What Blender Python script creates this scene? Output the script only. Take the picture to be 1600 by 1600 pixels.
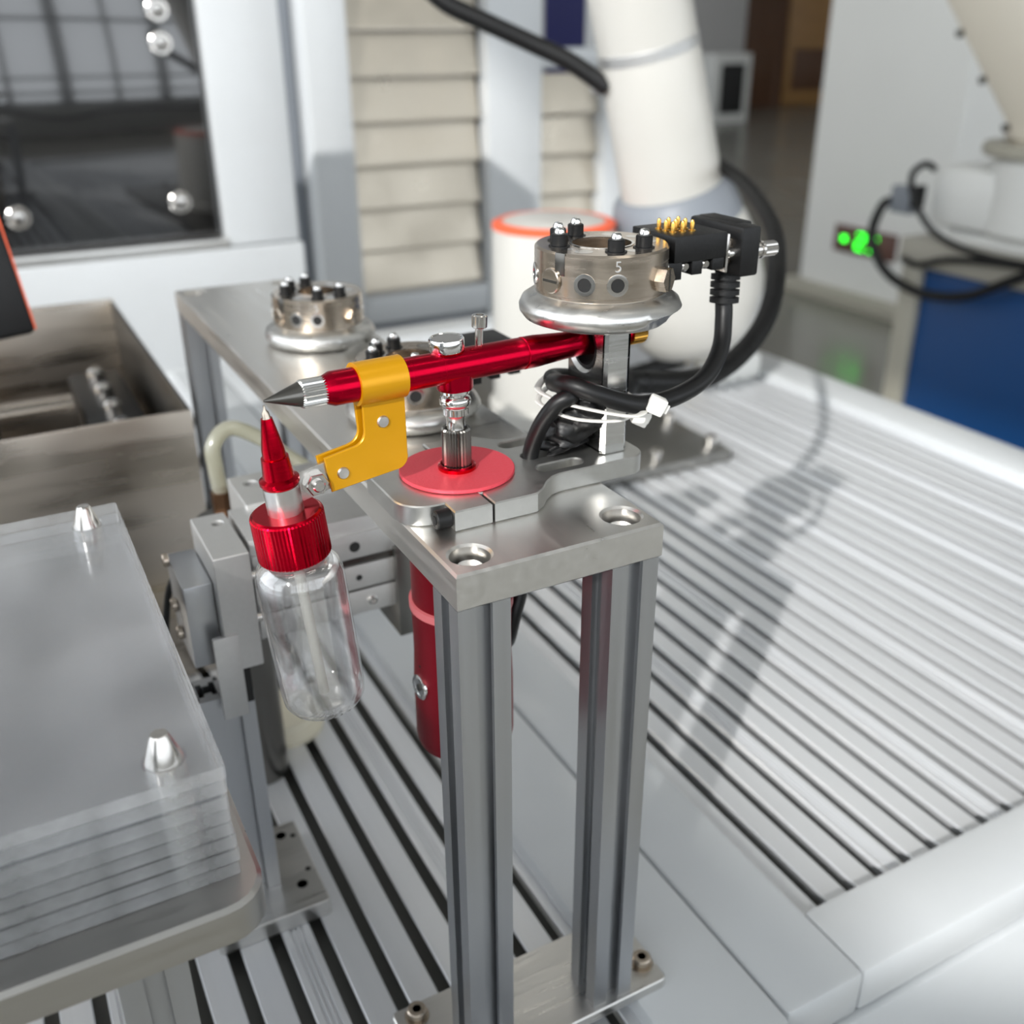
import bpy, bmesh, math, random
from mathutils import Vector, Matrix
random.seed(7)
PI = math.pi
for o in list(bpy.data.objects):
    bpy.data.objects.remove(o, do_unlink=True)
SC = bpy.context.scene
COL = SC.collection
U = 0.001                                    # all layout below is in millimetres

# ------------------------------------------------------------------ camera
cam_d = bpy.data.cameras.new('camera')
cam = bpy.data.objects.new('camera', cam_d)
COL.objects.link(cam)
cam_d.sensor_width = 36.0
cam_d.lens = 1562.17 / 1600 * 36.0
cam_d.clip_start = 0.01
cam_d.clip_end = 100
RT = Vector((0.88232, -0.47061, -0.00552)); UPV = Vector((0.20876, 0.38082, 0.90078)); BK = Vector((-0.42181, -0.79593, 0.43425))
m = Matrix((RT, UPV, BK)).transposed().to_4x4()
m.translation = Vector((-0.11654, -0.25891, 0.15992))
cam.matrix_world = m
cam_d.dof.use_dof = True
cam_d.dof.focus_distance = 0.352
cam_d.dof.aperture_fstop = 8.5
SC.camera = cam

# ------------------------------------------------------------------ world, sun, exposure
w = bpy.data.worlds.new('sky'); SC.world = w; w.use_nodes = True
bg = w.node_tree.nodes['Background']
bg.inputs[0].default_value = (0.90, 0.95, 1.0, 1)
bg.inputs[1].default_value = 2.7
sun_d = bpy.data.lights.new('sun', 'SUN'); sun = bpy.data.objects.new('sun', sun_d); COL.objects.link(sun)
sun_d.energy = 3.7; sun_d.angle = math.radians(0.9); sun_d.color = (1.0, 0.98, 0.945)
SUN = Vector((1.36, 1.06, -1.0)).normalized()
sun.rotation_euler = SUN.to_track_quat('-Z', 'Y').to_euler()
SC.view_settings.view_transform = 'Standard'
SC.view_settings.look = 'None'
SC.view_settings.gamma = 1.0
SC.view_settings.use_curve_mapping = False
SC.view_settings.exposure = 0.0

# ------------------------------------------------------------------ materials
def lin(c):
    return tuple(((v / 255) / 12.92 if v / 255 <= 0.04045 else ((v / 255 + 0.055) / 1.055) ** 2.4) for v in c) + (1,)
MATS = {}
def mat(name, rgb, metal=0.0, rough=0.5, grain=0.0, scale=(60, 60, 60), bump=0.0, coat=0.0, spec=0.5, var=0.0, emit=None, es=1.0, detail=4):
    M = bpy.data.materials.new(name); M.use_nodes = True
    nt = M.node_tree; b = nt.nodes['Principled BSDF']
    b.inputs['Base Color'].default_value = lin(rgb)
    b.inputs['Metallic'].default_value = metal
    b.inputs['Roughness'].default_value = rough
    b.inputs['Specular IOR Level'].default_value = spec
    b.inputs['Coat Weight'].default_value = coat
    b.inputs['Coat Roughness'].default_value = 0.12
    if emit:
        b.inputs['Emission Color'].default_value = lin(emit); b.inputs['Emission Strength'].default_value = es
    if grain or bump or var:
        tc = nt.nodes.new('ShaderNodeTexCoord'); mp = nt.nodes.new('ShaderNodeMapping')
        mp.inputs['Scale'].default_value = scale
        nz = nt.nodes.new('ShaderNodeTexNoise'); nz.inputs['Scale'].default_value = 1.0; nz.inputs['Detail'].default_value = detail
        nt.links.new(tc.outputs['Object'], mp.inputs[0]); nt.links.new(mp.outputs[0], nz.inputs['Vector'])
        if grain:
            mr = nt.nodes.new('ShaderNodeMapRange')
            mr.inputs[1].default_value = 0.25; mr.inputs[2].default_value = 0.75
            mr.inputs[3].default_value = max(0.03, rough - grain); mr.inputs[4].default_value = min(1, rough + grain)
            nt.links.new(nz.outputs[0], mr.inputs[0]); nt.links.new(mr.outputs[0], b.inputs['Roughness'])
        if bump:
            bp = nt.nodes.new('ShaderNodeBump'); bp.inputs['Strength'].default_value = bump; bp.inputs['Distance'].default_value = 0.0006
            nt.links.new(nz.outputs[0], bp.inputs['Height']); nt.links.new(bp.outputs[0], b.inputs['Normal'])
        if var:
            mx = nt.nodes.new('ShaderNodeMix'); mx.data_type = 'RGBA'
            c = lin(rgb)
            mx.inputs[6].default_value = tuple(v * (1 - var) for v in c[:3]) + (1,)
            mx.inputs[7].default_value = tuple(min(1, v * (1 + var)) for v in c[:3]) + (1,)
            nt.links.new(nz.outputs[0], mx.inputs[0]); nt.links.new(mx.outputs[2], b.inputs['Base Color'])
    MATS[name] = M
    return M
mat('alu', (205, 204, 201), 1, 0.34, 0.10, (25, 420, 420), 0.06, var=0.10)
mat('alu_y', (218, 216, 212), 1, 0.35, 0.08, (300, 18, 300), 0.015, var=0.06, detail=2)
mat('alu_mill', (196, 196, 193), 1, 0.40, 0.05, (350, 350, 350), 0.05, var=0.08)
mat('alu_turn', (212, 212, 210), 1, 0.24, 0.06, (60, 60, 700), 0.03, var=0.05)
mat('alu_dark', (186, 184, 180), 1, 0.34, 0.08, (18, 300, 300), 0.015, var=0.06, detail=2)
mat('alu_anod', (186, 188, 191), 1, 0.38, 0.05, (300, 300, 8), 0.03, var=0.04)
mat('alu_slat', (222, 224, 227), 0.45, 0.36, 0.06, (300, 5, 300), 0.03, var=0.05)
mat('alu_matte', (205, 205, 204), 1, 0.55, 0.06, (400, 400, 400), 0.10)
mat('nickel', (190, 178, 164), 1, 0.24, 0.06, (60, 60, 500), 0.03)
mat('steel', (205, 202, 198), 1, 0.18)
mat('chrome', (225, 224, 222), 1, 0.08)
mat('dark_steel', (110, 108, 104), 1, 0.28)
mat('stainless', (184, 175, 164), 1, 0.30, 0.10, (10, 10, 90), 0.05, var=0.10)
mat('stainless_tray', (178, 170, 156), 0.85, 0.36, 0.14, (9, 9, 9), 0.15, var=0.22)
mat('plate_grey', (128, 127, 124), 1, 0.36, 0.08, (30, 200, 200), 0.03)
mat('red_anod', (186, 8, 42), 1, 0.24, 0.04, (900, 30, 30), 0.02)
mat('red_anod_v', (190, 6, 34), 1, 0.22, 0.05, (30, 30, 1200), 0.03)
mat('red_disc', (240, 84, 98), 0.55, 0.48, 0.04, (900, 900, 900), 0.25)
mat('red_body', (122, 4, 24), 0.7, 0.38, 0.03, (900, 900, 900), 0.05)
mat('red_plastic', (150, 20, 34), 0, 0.4)
mat('pink_ring', (176, 92, 96), 0, 0.4)
mat('yellow', (206, 148, 4), 0.35, 0.34, 0.06, (30, 30, 500), 0.06)
mat('gold', (225, 178, 90), 1, 0.22)
mat('copper_dark', (110, 82, 62), 1, 0.4)
mat('brass', (196, 148, 66), 1, 0.25)
mat('rubber', (9, 9, 10), 0, 0.44, 0.06, (200, 200, 200), 0.03, spec=0.4)
mat('black_plastic', (9, 9, 10), 0, 0.46, 0.05, (900, 900, 900), 0.12, spec=0.4)
mat('black_tape', (10, 10, 11), 0, 0.45, 0.08, (260, 260, 260), 0.5)
mat('black_gloss', (9, 9, 11), 0, 0.05, coat=1.0, spec=1.0)
mat('groove', (104, 104, 100), 0.4, 0.6)
mat('dark', (16, 16, 16), 0, 0.7)
mat('white_paint', (196, 199, 201), 0, 0.34, 0.03, (40, 40, 40), 0.04, coat=0.25, var=0.02)
mat('white_robot', (192, 190, 184), 0, 0.36, coat=0.15)
mat('cream_robot', (214, 206, 190), 0, 0.42)
mat('robot_grey', (122, 127, 134), 0, 0.45)
mat('orange', (232, 96, 58), 0, 0.45)
mat('zip', (232, 230, 224), 0, 0.35)
mat('white_plastic', (226, 226, 222), 0, 0.4)
mat('pale_plastic', (206, 200, 180), 0, 0.45)
mat('pillar', (232, 232, 228), 0, 0.7, 0.05, (3, 3, 3), 0.02, var=0.03)
mat('wall_grey', (176, 174, 172), 0, 0.8, var=0.05, scale=(2, 2, 2))
mat('wall_pale', (206, 206, 202), 0, 0.85, var=0.04, scale=(1, 1, 1))
mat('ceiling', (190, 190, 188), 0, 0.9, var=0.05, scale=(1, 1, 1))
mat('floor', (128, 126, 118), 0, 0.22, 0.06, (1.5, 1.5, 1.5), 0.02, var=0.10)
mat('wood', (150, 112, 66), 0, 0.45, var=0.25, scale=(1.2, 1.2, 9))
mat('wood_dark', (84, 54, 32), 0, 0.5, var=0.2, scale=(1.2, 1.2, 9))
mat('blue', (6, 66, 122), 0, 0.42, var=0.06, scale=(3, 3, 3))
mat('navy', (16, 22, 96), 0, 0.5)
mat('beige_top', (168, 164, 152), 0, 0.5, var=0.05, scale=(9, 9, 9))
mat('tan_frame', (170, 166, 152), 0, 0.5)
mat('box_red', (150, 40, 36), 0, 0.5)
mat('box_yellow', (214, 176, 40), 0, 0.5)
mat('led', (20, 200, 40), 0, 0.5, emit=(40, 255, 50), es=4.0)
mat('led_back', (96, 66, 58), 0, 0.4)
mat('lamp', (255, 255, 255), 0, 0.5, emit=(255, 250, 240), es=5.0)  # glow of the strips added under the ceiling

def mix_clear(name, tint, clear_f, diff, gl_rough, f_lo, f_hi, scratch=0.0, scale=40):
    """thin clear plastic: see-through, a little milky, mirror-like towards grazing angles"""
    M = bpy.data.materials.new(name); M.use_nodes = True; nt = M.node_tree
    nt.nodes.remove(nt.nodes['Principled BSDF'])
    out = nt.nodes['Material Output']
    tr = nt.nodes.new('ShaderNodeBsdfTransparent'); tr.inputs[0].default_value = lin(tint)
    df = nt.nodes.new('ShaderNodeBsdfDiffuse'); df.inputs[0].default_value = lin(diff)
    tl = nt.nodes.new('ShaderNodeBsdfTranslucent'); tl.inputs[0].default_value = lin(diff)
    m0 = nt.nodes.new('ShaderNodeMixShader'); m0.inputs[0].default_value = 0.5
    gl = nt.nodes.new('ShaderNodeBsdfGlossy'); gl.inputs[0].default_value = (1, 1, 1, 1); gl.inputs[1].default_value = gl_rough
    m1 = nt.nodes.new('ShaderNodeMixShader'); m2 = nt.nodes.new('ShaderNodeMixShader')
    lw = nt.nodes.new('ShaderNodeLayerWeight'); lw.inputs[0].default_value = 0.35
    mr = nt.nodes.new('ShaderNodeMapRange'); mr.inputs[3].default_value = f_lo; mr.inputs[4].default_value = f_hi
    L = nt.links.new
    L(df.outputs[0], m0.inputs[1]); L(tl.outputs[0], m0.inputs[2])
    m1.inputs[0].default_value = 1 - clear_f
    if scratch:
        tc = nt.nodes.new('ShaderNodeTexCoord'); nz = nt.nodes.new('ShaderNodeTexNoise')
        nz.inputs['Scale'].default_value = scale; nz.inputs['Detail'].default_value = 6
        L(tc.outputs['Object'], nz.inputs['Vector'])
        m3 = nt.nodes.new('ShaderNodeMapRange'); m3.inputs[1].default_value = 0.3; m3.inputs[2].default_value = 0.75
        m3.inputs[3].default_value = max(0, 1 - clear_f - scratch); m3.inputs[4].default_value = min(1, 1 - clear_f + scratch)
        L(nz.outputs[0], m3.inputs[0]); L(m3.outputs[0], m1.inputs[0])
        bp = nt.nodes.new('ShaderNodeBump'); bp.inputs['Strength'].default_value = 0.25 if scale > 100 else 0.02; bp.inputs['Distance'].default_value = 0.0008
        L(nz.outputs[0], bp.inputs['Height']); L(bp.outputs[0], gl.inputs['Normal'])
    L(tr.outputs[0], m1.inputs[1]); L(m0.outputs[0], m1.inputs[2])
    L(lw.outputs['Facing'], mr.inputs[0]); L(mr.outputs[0], m2.inputs[0])
    L(m1.outputs[0], m2.inputs[1]); L(gl.outputs[0], m2.inputs[2])
    L(m2.outputs[0], out.inputs[0])
    MATS[name] = M
mix_clear('clear_pet', (252, 252, 252), 0.975, (240, 243, 243), 0.05, 0.05, 0.72, 0.02, 140)
mix_clear('tube_clear', (238, 238, 236), 0.45, (228, 228, 224), 0.15, 0.05, 0.4)
mix_clear('acrylic', (250, 251, 252), 0.90, (246, 246, 248), 0.12, 0.04, 0.40, 0.09, 26)
mix_clear('acrylic_edge', (246, 247, 248), 0.66, (248, 249, 250), 0.22, 0.03, 0.25, 0.12, 60)
mix_clear('hose_clear', (225, 225, 210), 0.5, (215, 213, 196), 0.2, 0.05, 0.3)
mix_clear('window_glass', (245, 250, 250), 0.97, (230, 235, 235), 0.02, 0.03, 0.4)

# ------------------------------------------------------------------ mesh helpers
OFF = {}                                     # object -> world origin (mm) of its root
def frame(axis):
    a = Vector(axis).normalized()
    h = Vector((0, 0, 1)) if abs(a.z) < 0.9 else Vector((1, 0, 0))
    x = h.cross(a).normalized(); y = a.cross(x)
    return x, y, a
class MB:
    def __init__(s):
        s.v = []; s.f = []
    def add(s, vs, fs):
        n = len(s.v); s.v += [Vector(p) for p in vs]; s.f += [[i + n for i in q] for q in fs]; return s
    def box(s, x0, x1, y0, y1, z0, z1, bev=0.0, M=None):
        if bev <= 0:
            vs = [(x, y, z) for z in (z0, z1) for y in (y0, y1) for x in (x0, x1)]
            fs = [(0, 2, 3, 1), (4, 5, 7, 6), (0, 1, 5, 4), (1, 3, 7, 5), (3, 2, 6, 7), (2, 0, 4, 6)]
        else:
            bm = bmesh.new(); bmesh.ops.create_cube(bm, size=1)
            for q in bm.verts:
                q.co = Vector((x0 + (q.co.x + .5) * (x1 - x0), y0 + (q.co.y + .5) * (y1 - y0), z0 + (q.co.z + .5) * (z1 - z0)))
            bmesh.ops.bevel(bm, geom=list(bm.edges), offset=bev, segments=2, affect='EDGES', profile=0.5)
            bm.verts.index_update()
            vs = [q.co.copy() for q in bm.verts]; fs = [[q.index for q in f.verts] for f in bm.faces]; bm.free()
        if M: vs = [M @ Vector(p) for p in vs]
        return s.add(vs, fs)
    def lathe(s, prof, o=(0, 0, 0), axis=(0, 0, 1), n=40, rib=0.0, nrib=0, closed=False):
        """prof: [(r, t)] along axis; rib: knurl depth on every other vertex"""
        x, y, a = frame(axis); o = Vector(o)
        if nrib: n = nrib * 2
        vs = []; fs = []
        for r, t in prof:
            for k in range(n):
                rr = r - (rib if (nrib and k % 2) else 0)
                th = 2 * PI * k / n
                vs.append(o + a * t + (x * math.cos(th) + y * math.sin(th)) * max(rr, 0.0))
        P = len(prof)
        for i in range(P - 1):
            for k in range(n):
                k2 = (k + 1) % n
                fs.append((i * n + k, i * n + k2, (i + 1) * n + k2, (i + 1) * n + k))
        if closed:
            for k in range(n):
                k2 = (k + 1) % n
                fs.append(((P - 1) * n + k, (P - 1) * n + k2, k2, k))
        else:
            if prof[0][0] > 1e-6: fs.append(tuple(range(n - 1, -1, -1)))
            if prof[-1][0] > 1e-6: fs.append(tuple((P - 1) * n + k for k in range(n)))
        return s.add(vs, fs)
    def cyl(s, p0, p1, r, n=28, bev=0.0, r2=None):
        p0, p1 = Vector(p0), Vector(p1); L = (p1 - p0).length; r2 = r if r2 is None else r2
        pr = [(r, 0), (r2, L)] if bev <= 0 else [(r - bev, 0), (r, bev), (r2, L - bev), (r2 - bev, L)]
        return s.lathe(pr, p0, p1 - p0, n)
    def hexa(s, p0, p1, r):
        return s.cyl(p0, p1, r, 6)
    def tube(s, pts, r, n=16, sub=10, rib=0.0, pitch=0.0, flat=None, caps=True):
        P = [Vector(p) for p in pts]
        Q = []
        for i in range(len(P) - 1):
            p0 = P[max(i - 1, 0)]; p1 = P[i]; p2 = P[i + 1]; p3 = P[min(i + 2, len(P) - 1)]
            for k in range(sub):
                t = k / sub
                Q.append(0.5 * ((2 * p1) + (p2 - p0) * t + (2 * p0 - 5 * p1 + 4 * p2 - p3) * t * t + (3 * p1 - p0 - 3 * p2 + p3) * t ** 3))
        Q.append(P[-1])
        if pitch:                               # resample evenly for ribs
            D = [0]
            for i in range(1, len(Q)): D.append(D[-1] + (Q[i] - Q[i - 1]).length)
            N = int(D[-1] / (pitch / 2)); R = []; j = 0
            for i in range(N + 1):
                d = D[-1] * i / N
                while j < len(D) - 2 and D[j + 1] < d: j += 1
                t = (d - D[j]) / max(D[j + 1] - D[j], 1e-9); R.append(Q[j].lerp(Q[j + 1], t))
            Q = R
        T = [(Q[min(i + 1, len(Q) - 1)] - Q[max(i - 1, 0)]).normalized() for i in range(len(Q))]
        x = frame(T[0])[0]; vs = []; fs = []
        for i, q in enumerate(Q):
            x = (x - T[i] * x.dot(T[i])).normalized(); y = T[i].cross(x)
            rr = r - (rib if pitch and i % 2 else 0)
            for k in range(n):
                th = 2 * PI * k / n
                a, b = (rr, rr) if not flat else flat
                vs.append(q + x * math.cos(th) * a + y * math.sin(th) * b)
        for i in range(len(Q) - 1):
            for k in range(n):
                k2 = (k + 1) % n
                fs.append((i * n + k, i * n + k2, (i + 1) * n + k2, (i + 1) * n + k))
        if caps:
            fs.append(tuple(range(n - 1, -1, -1))); fs.append(tuple((len(Q) - 1) * n + k for k in range(n)))
        return s.add(vs, fs)
    def prism(s, poly, z0, z1, M=None):
        n = len(poly)
        vs = [(p[0], p[1], z0) for p in poly] + [(p[0], p[1], z1) for p in poly]
        if M: vs = [M @ Vector(p) for p in vs]
        fs = [tuple(range(n - 1, -1, -1)), tuple(range(n, 2 * n))] + [(i, (i + 1) % n, n + (i + 1) % n, n + i) for i in range(n)]
        return s.add(vs, fs)
    def plate(s, outline, holes, z0, z1, bev=0.0, M=None):
        """flat plate with holes: a filled 2-D curve turned into a mesh"""
        cu = bpy.data.curves.new('tmp', 'CURVE'); cu.dimensions = '2D'; cu.fill_mode = 'BOTH'
        for lp in [outline] + list(holes):
            sp = cu.splines.new('POLY'); sp.points.add(len(lp) - 1); sp.use_cyclic_u = True
            for i, p in enumerate(lp): sp.points[i].co = (p[0], p[1], 0, 1)
        cu.extrude = (z1 - z0) / 2 - bev; cu.bevel_depth = bev; cu.bevel_resolution = 0; cu.offset = -bev
        ob = bpy.data.objects.new('tmp', cu); COL.objects.link(ob)
        me = bpy.data.meshes.new_from_object(ob.evaluated_get(bpy.context.evaluated_depsgraph_get()))
        vs = [Vector((q.co.x, q.co.y, q.co.z + (z0 + z1) / 2)) for q in me.vertices]
        if M: vs = [M @ p for p in vs]
        fs = [list(p.vertices) for p in me.polygons]
        bpy.data.objects.remove(ob); bpy.data.curves.remove(cu); bpy.data.meshes.remove(me)
        return s.add(vs, fs)
    def build(s, name, material, parent=None, smooth=32, label=None):
        off = OFF.get(parent, Vector((0, 0, 0))) if parent else None
        if off is None:                        # a top-level mesh: origin at its base centre
            xs = [p.x for p in s.v]; ys = [p.y for p in s.v]; zs = [p.z for p in s.v]
            off = Vector(((min(xs) + max(xs)) / 2, (min(ys) + max(ys)) / 2, min(zs)))
        me = bpy.data.meshes.new(name)
        me.from_pydata([(p - off) * U for p in s.v], [], s.f)
        bm = bmesh.new(); bm.from_mesh(me)
        bmesh.ops.remove_doubles(bm, verts=bm.verts, dist=1e-7)
        bmesh.ops.recalc_face_normals(bm, faces=bm.faces)
        bm.to_mesh(me); bm.free()
        me.materials.append(MATS[material])
        if smooth:
            me.shade_smooth(); me.set_sharp_from_angle(angle=math.radians(smooth))
        ob = bpy.data.objects.new(name, me); COL.objects.link(ob)
        if parent: ob.parent = parent
        else: ob.location = off * U
        OFF[ob] = off
        if label: ob['label'] = label
        return ob
def arc(cx, cy, r, a0, a1, n=8):
    return [(cx + r * math.cos(math.radians(a0 + (a1 - a0) * i / n)), cy + r * math.sin(math.radians(a0 + (a1 - a0) * i / n))) for i in range(n + 1)]
def circ(cx, cy, r, n=32):
    return [(cx + r * math.cos(2 * PI * i / n), cy + r * math.sin(2 * PI * i / n)) for i in range(n)]
def slot(x0, x1, y, r):
    return arc(x0, y, r, 90, 270) + arc(x1, y, r, -90, 90)
def rrect(x0, x1, y0, y1, r):
    return arc(x1 - r, y0 + r, r, -90, 0, 5) + arc(x1 - r, y1 - r, r, 0, 90, 5) + arc(x0 + r, y1 - r, r, 90, 180, 5) + arc(x0 + r, y0 + r, r, 180, 270, 5)
def tag(o, label, cat, group=None, kind=None):
    o['label'] = label; o['category'] = cat
    if group: o['group'] = group
    if kind: o['kind'] = kind
    return o
def thing(name, loc, label, cat, group=None):
    o = bpy.data.objects.new(name, None); COL.objects.link(o)
    o.empty_display_size = 0.02
    o.location = Vector(loc) * U; OFF[o] = Vector(loc)
    return tag(o, label, cat, group)
def copy_tree(o, parent=None):
    c = o.copy(); COL.objects.link(c); c.parent = parent
    for ch in list(o.children): copy_tree(ch, c)
    return c
def struct(o, label):
    o['label'] = label; o['category'] = 'building'; o['kind'] = 'structure'; return o
def profile(w, h=None, ns=1):
    """T-slot extrusion outline, 20 mm raster, centred"""
    q = [(-10, -10)]
    sd = [(-3.1, -10), (-3.1, -8.2), (-5.4, -8.2), (-5.4, -5.6), (5.4, -5.6), (5.4, -8.2), (3.1, -8.2), (3.1, -10)]
    out = []
    for k in range(4):
        c, s_ = [(1, 0), (0, 1), (-1, 0), (0, -1)][k]
        for (x, y) in [(-10, -10)] + sd:
            out.append((x * c - y * s_, x * s_ + y * c))
    return [(x * w / 20, y * w / 20) for x, y in out]
def Mt(x, y, z):
    return Matrix.Translation(Vector((x, y, z)))

# ================================================================== THE HALL
FZ = -1050
o = MB().box(-5000, 20000, -6000, 14000, FZ - 100, FZ).build('floor', 'floor'); struct(o, 'dark grey polished concrete floor of the hall')
o = MB().box(-5000, 20000, -6000, 14000, 5000, 5100).build('ceiling', 'ceiling'); struct(o, 'pale grey ceiling high above the hall')
o = MB().box(3000, 20000, 14000, 14200, FZ, 5000).build('wall_back', 'wall_grey'); struct(o, 'grey wall at the far end of the hall')
o = MB().box(20000, 20200, -6000, 14200, FZ, 5000).build('wall_right', 'wall_pale'); struct(o, 'pale wall far on the right side of the hall')
o = MB().box(-5000, 3000, 5200, 5400, FZ, 5000).build('wall_left', 'wall_grey'); struct(o, 'grey partition wall behind the black panel machine')
# window fronts behind the photographer and on the sunny side (seen only as mirror images)
def window_wall(name, wall, label, along, fixed, a0, a1, sill, head, bays, skip):
    mb = MB()
    def bx(b0, b1, z0, z1, t=120):
        if along == 'x': mb.box(b0, b1, fixed - t, fixed, z0, z1)
        else: mb.box(fixed - t, fixed, b0, b1, z0, z1)
    bx(a0, a1, FZ, sill); bx(a0, a1, head, 5000)
    ob = mb.build(wall, 'wall_pale'); struct(ob, label)
    n = bays; step = (a1 - a0) / n
    for i in range(n):
        fr = MB()
        def fb(b0, b1, z0, z1, t=70):
            if along == 'x': fr.box(b0, b1, fixed - t - 20, fixed - 20, z0, z1)
            else: fr.box(fixed - t - 20, fixed - 20, b0, b1, z0, z1)
        x0 = a0 + i * step; x1 = x0 + step
        fb(x0, x0 + 110, sill, head); fb(x1 - 110, x1, sill, head); fb(x0, x1, sill, sill + 90, 58); fb(x0, x1, head - 90, head, 58)
        if i not in skip:
            fb((x0 + x1) / 2 - 45, (x0 + x1) / 2 + 45, sill, head); fb(x0, x1, (sill + head) / 2 - 45, (sill + head) / 2 + 45, 62); fb(x0, x1, sill + 260, sill + 330, 62); fb(x0, x1, sill + 620, sill + 690, 62)
        wo = fr.build('window_%d' % (len([q for q in COL.objects if q.name.startswith('window_')]) + 1), 'white_paint')
        struct(wo, 'white framed hall window on the sunny side')
window_wall('w', 'wall_front', 'pale wall with windows behind the photographer', 'x', -5800, -5000, 20000, -320, 3800, 14, ())
window_wall('w', 'wall_window', 'pale wall with tall windows on the sunny left side', 'y', -4800, -5800, 5200, -300, 4400, 2, (0, 1))
for i in range(6):  # glowing strips added out of view to brighten the hall
    for j in range(2):
        o = MB().box(-3000 + i * 3600, -1500 + i * 3600, -1500 + j * 5000, -1300 + j * 5000, 4560, 4600).build('added_fill_strip', 'lamp')
        tag(o, 'long unseen lamp strip added under the ceiling to brighten the hall', 'lamp', 'added ceiling fill strips')

# far doors and cupboards
def door(x0, x1, label, panel):
    t = thing('wooden_door', ((x0 + x1) / 2, 13950, FZ), label, 'door', 'brown doors at the far end')
    MB().box(x0, x1, 13900, 13960, FZ, FZ + 2300).build('frame', 'wood_dark', t)
    MB().box(x0 + 130, x1 - 130, 13860, 13900, FZ + 20, FZ + 2200, 8).build('leaf', panel, t)
    MB().box(x0 + 300, x1 - 300, 13845, 13862, FZ + 250, FZ + 900, 8).build('panel', 'wood_dark', t)
door(11250, 12500, 'dark brown wooden door at far end, left of the two', 'wood_dark')
door(12500, 14600, 'tan brown wooden door at far end beside the white pillar', 'wood')
o = MB().box(9600, 11000, 13000, 13800, FZ, 2400, 10).build('grey_cupboard', 'wall_grey'); tag(o, 'tall grey cupboard standing left of the brown doors', 'cupboard')
t = thing('glazed_cabinet', (9900, 11800, FZ), 'low white glazed cabinet in front of the grey cupboard', 'cabinet')
MB().box(9500, 10150, 11800, 12200, FZ, -150, 10).build('body', 'wall_pale', t)
MB().box(9620, 10030, 11780, 11800, FZ + 120, -280, 5).build('pane', 'dark', t)
o = MB().box(3500, 4420, 6600, 6660, FZ, 2600, 10).build('blue_screen_wall', 'navy'); tag(o, 'dark blue partition panel behind the white robot arm', 'panel')

# white pillar with LED read-out
o = MB().box(3560, 4300, 2730, 3560, FZ + 60, 3200, 25).build('pillar', 'pillar'); tag(o, 'big white square pillar standing right of the dark aisle', 'pillar')
o = MB().box(3500, 4360, 2670, 3620, FZ, FZ + 70, 10).build('pillar_plinth', 'tan_frame'); tag(o, 'low beige plinth around the foot of the white pillar', 'plinth')
t = thing('led_display', (3540, 3140, -800), 'small display with glowing green characters on the white pillar', 'display')
MB().box(3540, 3562, 2960, 3330, -800, -680, 4).build('case', 'led_back', t)
segs = [(3262, -738, 26, 26)]
def digit(yc, zc, on):
    h, wd, th = 34, 42, 9
    r = {'a': (yc, zc + h, wd, th), 'g': (yc, zc, wd, th), 'd': (yc, zc - h, wd, th), 'f': (yc + wd / 2, zc + h / 2, th, h), 'b': (yc - wd / 2, zc + h / 2, th, h), 'e': (yc + wd / 2, zc - h / 2, th, h), 'c': (yc - wd / 2, zc - h / 2, th, h)}
    return [r[k] for k in on]
segs += digit(3160, -738, 'abdeg') + digit(3085, -738, 'abfgdc')
for (yy, zz, ww, hh) in segs:
    MB().box(3533, 3541, yy - ww / 2, yy + ww / 2, zz - hh / 2, zz + hh / 2, 2).build('lit_segment', 'led', t)

# ------------------------------------------------------------------ blue cabinet with second robot
CX = 2000
t = thing('blue_cabinet', (2500, 1000, FZ), 'blue machine cabinet carrying the second cream robot', 'cabinet')
MB().box(CX + 6, 3000, 500, 1500, FZ, -385, 4).build('blue_panel', 'blue', t)
MB().box(CX - 10, CX + 40, 1500, 1560, FZ, -385, 3).build('corner_post', 'tan_frame', t)
MB().box(CX - 20, 3000, 480, 1570, -385, -318, 6).build('table_top', 'beige_top', t)
t = thing('desktop_robot', (2150, 1250, -318), 'cream six axis robot on the blue cabinet at right edge', 'robot arm')
MB().box(2010, 2360, 1080, 1480, -318, -290, 8).build('base_plate', 'white_plastic', t)
MB().box(2005, 2220, 1320, 1525, -285, -140, 24).build('motor_box', 'white_plastic', t)
MB().cyl((2140, 1280, -290), (2140, 1280, -110), 150, 40, 14).build('base_drum', 'white_plastic', t)
MB().cyl((2145, 1300, -110), (2145, 1300, -82), 165, 40, 6).build('base_ring', 'tan_frame', t)
MB().cyl((2145, 1290, -82), (2145, 1290, -20), 130, 40, 16).build('shoulder', 'cream_robot', t)
Mx = Matrix(((1, 0, 0, 2110), (0, -0.75, 0.66, 1338), (0, 0.66, 0.75, 56), (0, 0, 0, 1)))
MB().box(-90, 90, -95, 95, -190, 520, 40, Mx).build('link_arm', 'cream_robot', t)
for k in range(5):
    p = Mx @ Vector((-70, -84, -60 + 130 * k)); q = Mx @ Vector((-86, -92, -60 + 130 * k))
    MB().cyl(p, q, 9, 12).build('screw', 'dark_steel', t)
MB().box(-40, 40, -120, -80, 330, 430, 12, Mx).build('side_cap', 'robot_grey', t)
t = thing('robot_cables', (1990, 1450, -290), 'black cables looping from grey plugs beside the cream robot', 'cable')
MB().box(1962, 2002, 1545, 1610, -262, -196, 6).build('plug', 'robot_grey', t)
MB().box(1960, 2000, 1530, 1544, -245, -190, 4).build('plug', 'rubber', t)
MB().tube([(1975, 1608, -235), (1955, 1624, -250), (1950, 1638, -328), (1948, 1574, -405), (1946, 1453, -436), (1946, 1324, -417), (1950, 1230, -368), (1960, 1130, -310)], 12).build('cable', 'rubber', t)
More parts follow.
